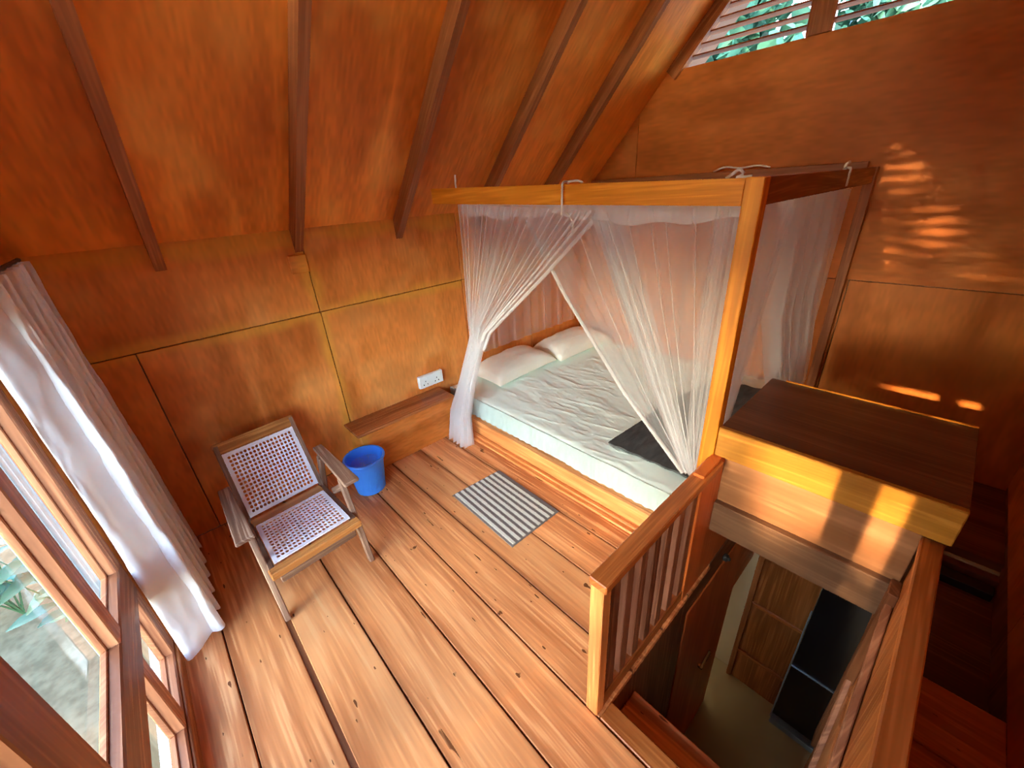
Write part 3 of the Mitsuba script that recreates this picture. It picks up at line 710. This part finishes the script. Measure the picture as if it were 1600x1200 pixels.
# arms and legs
for yy, s in ((-.030, -1), (.515, 1)):
    a = box(-2.56, -1.99, -.042, .042, -.012, .012, .006)
    v = a.vertices.copy(); v[:, 1] *= np.interp(v[:, 0], [-2.56, -2.15, -1.99], [.7, 1.0, 1.05]); v[:, 2] += np.interp(v[:, 0], [-2.56, -1.99], [.535, .555])
    v[:, 1] += yy; v[:, 0] -= .075 * (v[:, 1] - .25); a.vertices = v
    part(ch, 'armrest', a, M_GREYW, grain=X, label='worn flat armrest')
    yl = YL - .012 if s < 0 else YR2 + .012
    cbar((-2.10, yl, .54), (-1.942, yl, .004), .030, .046, up=(1, 0, .25), name='front_leg')
    cbar((-2.44, yl, .53), (-2.66, yl, .004), .030, .046, up=(1, 0, -.25), name='rear_leg')
    cbar((-2.36, yl + s * .002, .30), (-2.08, yl + s * .002, .50), .022, .045, name='arm_brace')

# ------------------------------------------------------------------ curtain on the window wall
ct = thing('curtain', 'bunched white floor-length curtain hanging at the left end of the window wall', 'curtain')
n = 260
s = np.linspace(0, 1, n)
ph = s * 2 * np.pi * 5.5 + np.pi * .5
cx = -2.06 - .80 * s - .035 * np.sin(2 * ph)
cy = -.345 - .088 * np.sin(ph) 
cz = np.linspace(.0, 1, 90)
P = np.zeros((n, 90, 3))
P[..., 0] = cx[:, None]; P[..., 1] = -.345 - .03 * cz[None] + (cy[:, None] + .345) * (1 - .38 * cz[None])
z = .035 + 1.80 * cz
wr = meshkit.fbm(np.stack(np.broadcast_arrays(s[:, None] * 40, z[None] * 5 + s[:, None] * 3, 0 * s[:, None]), -1), 3, 5) - .5
P[..., 2] = z[None]
P[..., 0] += wr * .035; P[..., 1] += wr * .02 * np.clip(cz * 3, .3, 1)[None]
P[..., 0] += .03 * (1 - cz)[None] ** 3
part(ct, 'cloth', grid_mesh(P), M_CURT, smooth=True)
part(ct, 'rod', trimesh.creation.cylinder(radius=.009, segment=[[-2.98, -.36, 1.838], [-1.95, -.36, 1.838]], sections=12), M_BLACKM, smooth=30, label='thin curtain rod')

# ------------------------------------------------------------------ outside
gr = struct('ground', 'sandy earth ground outside the windows', box(-40, 40, -60, YC - .9, -2.7, -2.5), M_GROUND)
cs = thing('corrugated_sheet', 'pale blue corrugated metal sheet standing outside the window', 'metal sheet')
xs = np.linspace(-3.40, -2.70, 120); 
P = np.zeros((120, 2, 3)); P[..., 0] = xs[:, None]; P[..., 1] = (-.85 + .016 * np.sin(xs * 2 * np.pi / .085))[:, None]; P[:, 0, 2] = -.75; P[:, 1, 2] = 1.75
Q = P.copy(); Q[..., 1] -= .004
part(cs, 'sheet', closed_sheet(P, Q), M_CORR, smooth=30)
def leaf(L, W, droop=.25, n=5):
    t = np.linspace(0, 1, n); w = W * np.sin(np.pi * np.clip(t * .93 + .05, 0, 1)) ** .8
    c = np.stack([t * L, 0 * t, -droop * L * t ** 2], 1)
    P = np.stack([c + np.stack([0 * t, w, .12 * w], 1), c, c + np.stack([0 * t, -w, .12 * w], 1)], 1)
    return grid_mesh(P)
def frame(p, yaw, pitch, s=1.0):
    return T().translate(list(map(float, p))).rotate([0, 0, 1], math.degrees(yaw)).rotate([0, 1, 0], -math.degrees(pitch)).scale(s)
def leafy_plant(name, label, base, h, nst, leaves, L, seed, m=M_LEAF2, group=None, spread=.6):
    r = np.random.default_rng(seed)
    k = thing(name, label, 'plant', group)
    base = np.array(base, float)
    lp = mikit.ply(leaf(L, L * .26), m, smooth=True)
    for i in range(nst):
        a = r.uniform(0, 2 * np.pi); tip = base + [spread * math.cos(a) * r.uniform(.3, 1), spread * math.sin(a) * r.uniform(.3, 1), h * r.uniform(.7, 1)]
        st_ = spl([base, base * .6 + tip * .4 + [0, 0, .1 * h], tip], 10)
        part(k, 'stem', tube(st_, np.linspace(.012, .004, 10), 5), M_LEAF, smooth=True)
        for j in range(leaves):
            q = st_[int(3 + 6 * j / max(1, leaves - 1))]
            kk = take(k + '__leaf'); scene[kk] = {**lp, 'to_world': frame(q, r.uniform(0, 2 * np.pi), r.uniform(-.3, .5), r.uniform(.7, 1.25))}
leafy_plant('leafy_plant', 'broad-leaved green plant growing in the sand outside the large pane', (-6.9, -2.45, -2.5), 1.15, 7, 6, .38, 21)
leafy_plant('leafy_plant', 'leafy shrub seen past the edge of the corrugated sheet', (-5.6, -1.55, -2.5), 2.2, 8, 7, .34, 22, M_LEAF)
leafy_plant('leafy_plant', 'tall leafy shrub far behind the corrugated sheet', (-8.6, -1.9, -2.5), 2.6, 8, 7, .40, 23, M_LEAF)

def tree(name, label, base, h, crown_r, crown_c, n, L, seed, m, box_=False):
    r = np.random.default_rng(seed)
    k = thing(name, label, 'tree', None)
    base = np.array(base, float); cc = np.array(crown_c, float)
    part(k, 'trunk', tube(spl([base, base * .5 + cc * .5 + [.1, .1, 0], cc], 12), np.linspace(.16, .05, 12), 8), M_BARK, smooth=True)
    lf = leaf(L, L * .3, .2, 4)
    lv, lff = np.array(lf.vertices), np.array(lf.faces)
    d = r.normal(size=(n, 3)); d /= np.linalg.norm(d, axis=1, keepdims=True)
    c = cc + d * (r.uniform(.15, 1, n) ** .5)[:, None] * np.array(crown_r)
    if box_: c = cc + r.uniform(-1, 1, (n, 3)) * np.array(crown_r)
    yaw, pit, ro = r.uniform(0, 2 * np.pi, n), r.normal(-.2, .5, n), r.normal(0, .6, n)
    cy_, sy_, cp, sp, cr, srr = np.cos(yaw), np.sin(yaw), np.cos(pit), np.sin(pit), np.cos(ro), np.sin(ro)
    Rz = np.zeros((n, 3, 3)); Rz[:, 0, 0] = cy_; Rz[:, 0, 1] = -sy_; Rz[:, 1, 0] = sy_; Rz[:, 1, 1] = cy_; Rz[:, 2, 2] = 1
    Ry = np.zeros((n, 3, 3)); Ry[:, 0, 0] = cp; Ry[:, 0, 2] = -sp; Ry[:, 2, 0] = sp; Ry[:, 2, 2] = cp; Ry[:, 1, 1] = 1
    Rx = np.zeros((n, 3, 3)); Rx[:, 0, 0] = 1; Rx[:, 1, 1] = cr; Rx[:, 1, 2] = -srr; Rx[:, 2, 1] = srr; Rx[:, 2, 2] = cr
    Rt = Rz @ Ry @ Rx
    sc = r.uniform(.7, 1.3, n)
    V = np.einsum('nij,kj->nki', Rt, lv) * sc[:, None, None] + c[:, None]
    Fc = (lff[None] + (np.arange(n) * len(lv))[:, None, None]).reshape(-1, 3)
    kk = part(k, 'foliage', trimesh.Trimesh(V.reshape(-1, 3), Fc, process=False), m, kind='stuff', label='leafy crown')
    return k
# unseen trees on the sunny side, crowns placed and shaped to block sun and skylight
tree('tree', 'unseen tall tree, dense crown placed to block the sun well in front of the window wall', (-3.2, -10.2, -2.5), 9, (1.30, .6, 3.4), (-3.13, -9.6, 2.0), 4200, .36, 31, M_LEAF, True)
tree('tree', 'unseen big dark tree added left of the dense-crowned tree to shade the gable wall', (-6.9, -11.0, -2.5), 9, (1.6, .8, 3.8), (-6.9, -10.2, 2.4), 4200, .40, 36, M_LEAF)
tree('tree', 'unseen big dark tree added farthest to the left to shade the gable wall', (-11.0, -10.0, -2.5), 9, (1.7, .8, 3.8), (-11.0, -9.0, 2.4), 4200, .42, 37, M_LEAF)
tree('tree', 'unseen lower tree, crown shaped to block low sun in front of the right panes', (-1.0, -11.9, -2.5), 8, (.84, .4, .86), (-1.18, -11.6, 4.22), 2600, .18, 33, M_LEAF2, True)
tree('tree', 'tallest tree with a loose crown, level with the upper vents', (-2.0, -13.9, -2.5), 11, (2.3, .6, .78), (-2.1, -13.2, 7.32), 1300, .22, 32, M_LEAF)
# trees behind the gable wall, seen through its vents
tree('tree', 'teal green tree behind the back gable, seen through the left vent', (-4.4, 9.5, -2.5), 7, (1.8, 1.5, 3.2), (-4.55, 9.0, 4.6), 3400, .34, 34, M_LEAF2)
tree('tree', 'teal green tree behind the back gable, seen through the right vent', (-1.0, 12.8, -2.5), 7, (2.3, 1.4, 3.4), (-1.2, 12.4, 5.2), 4600, .34, 35, M_LEAF2)
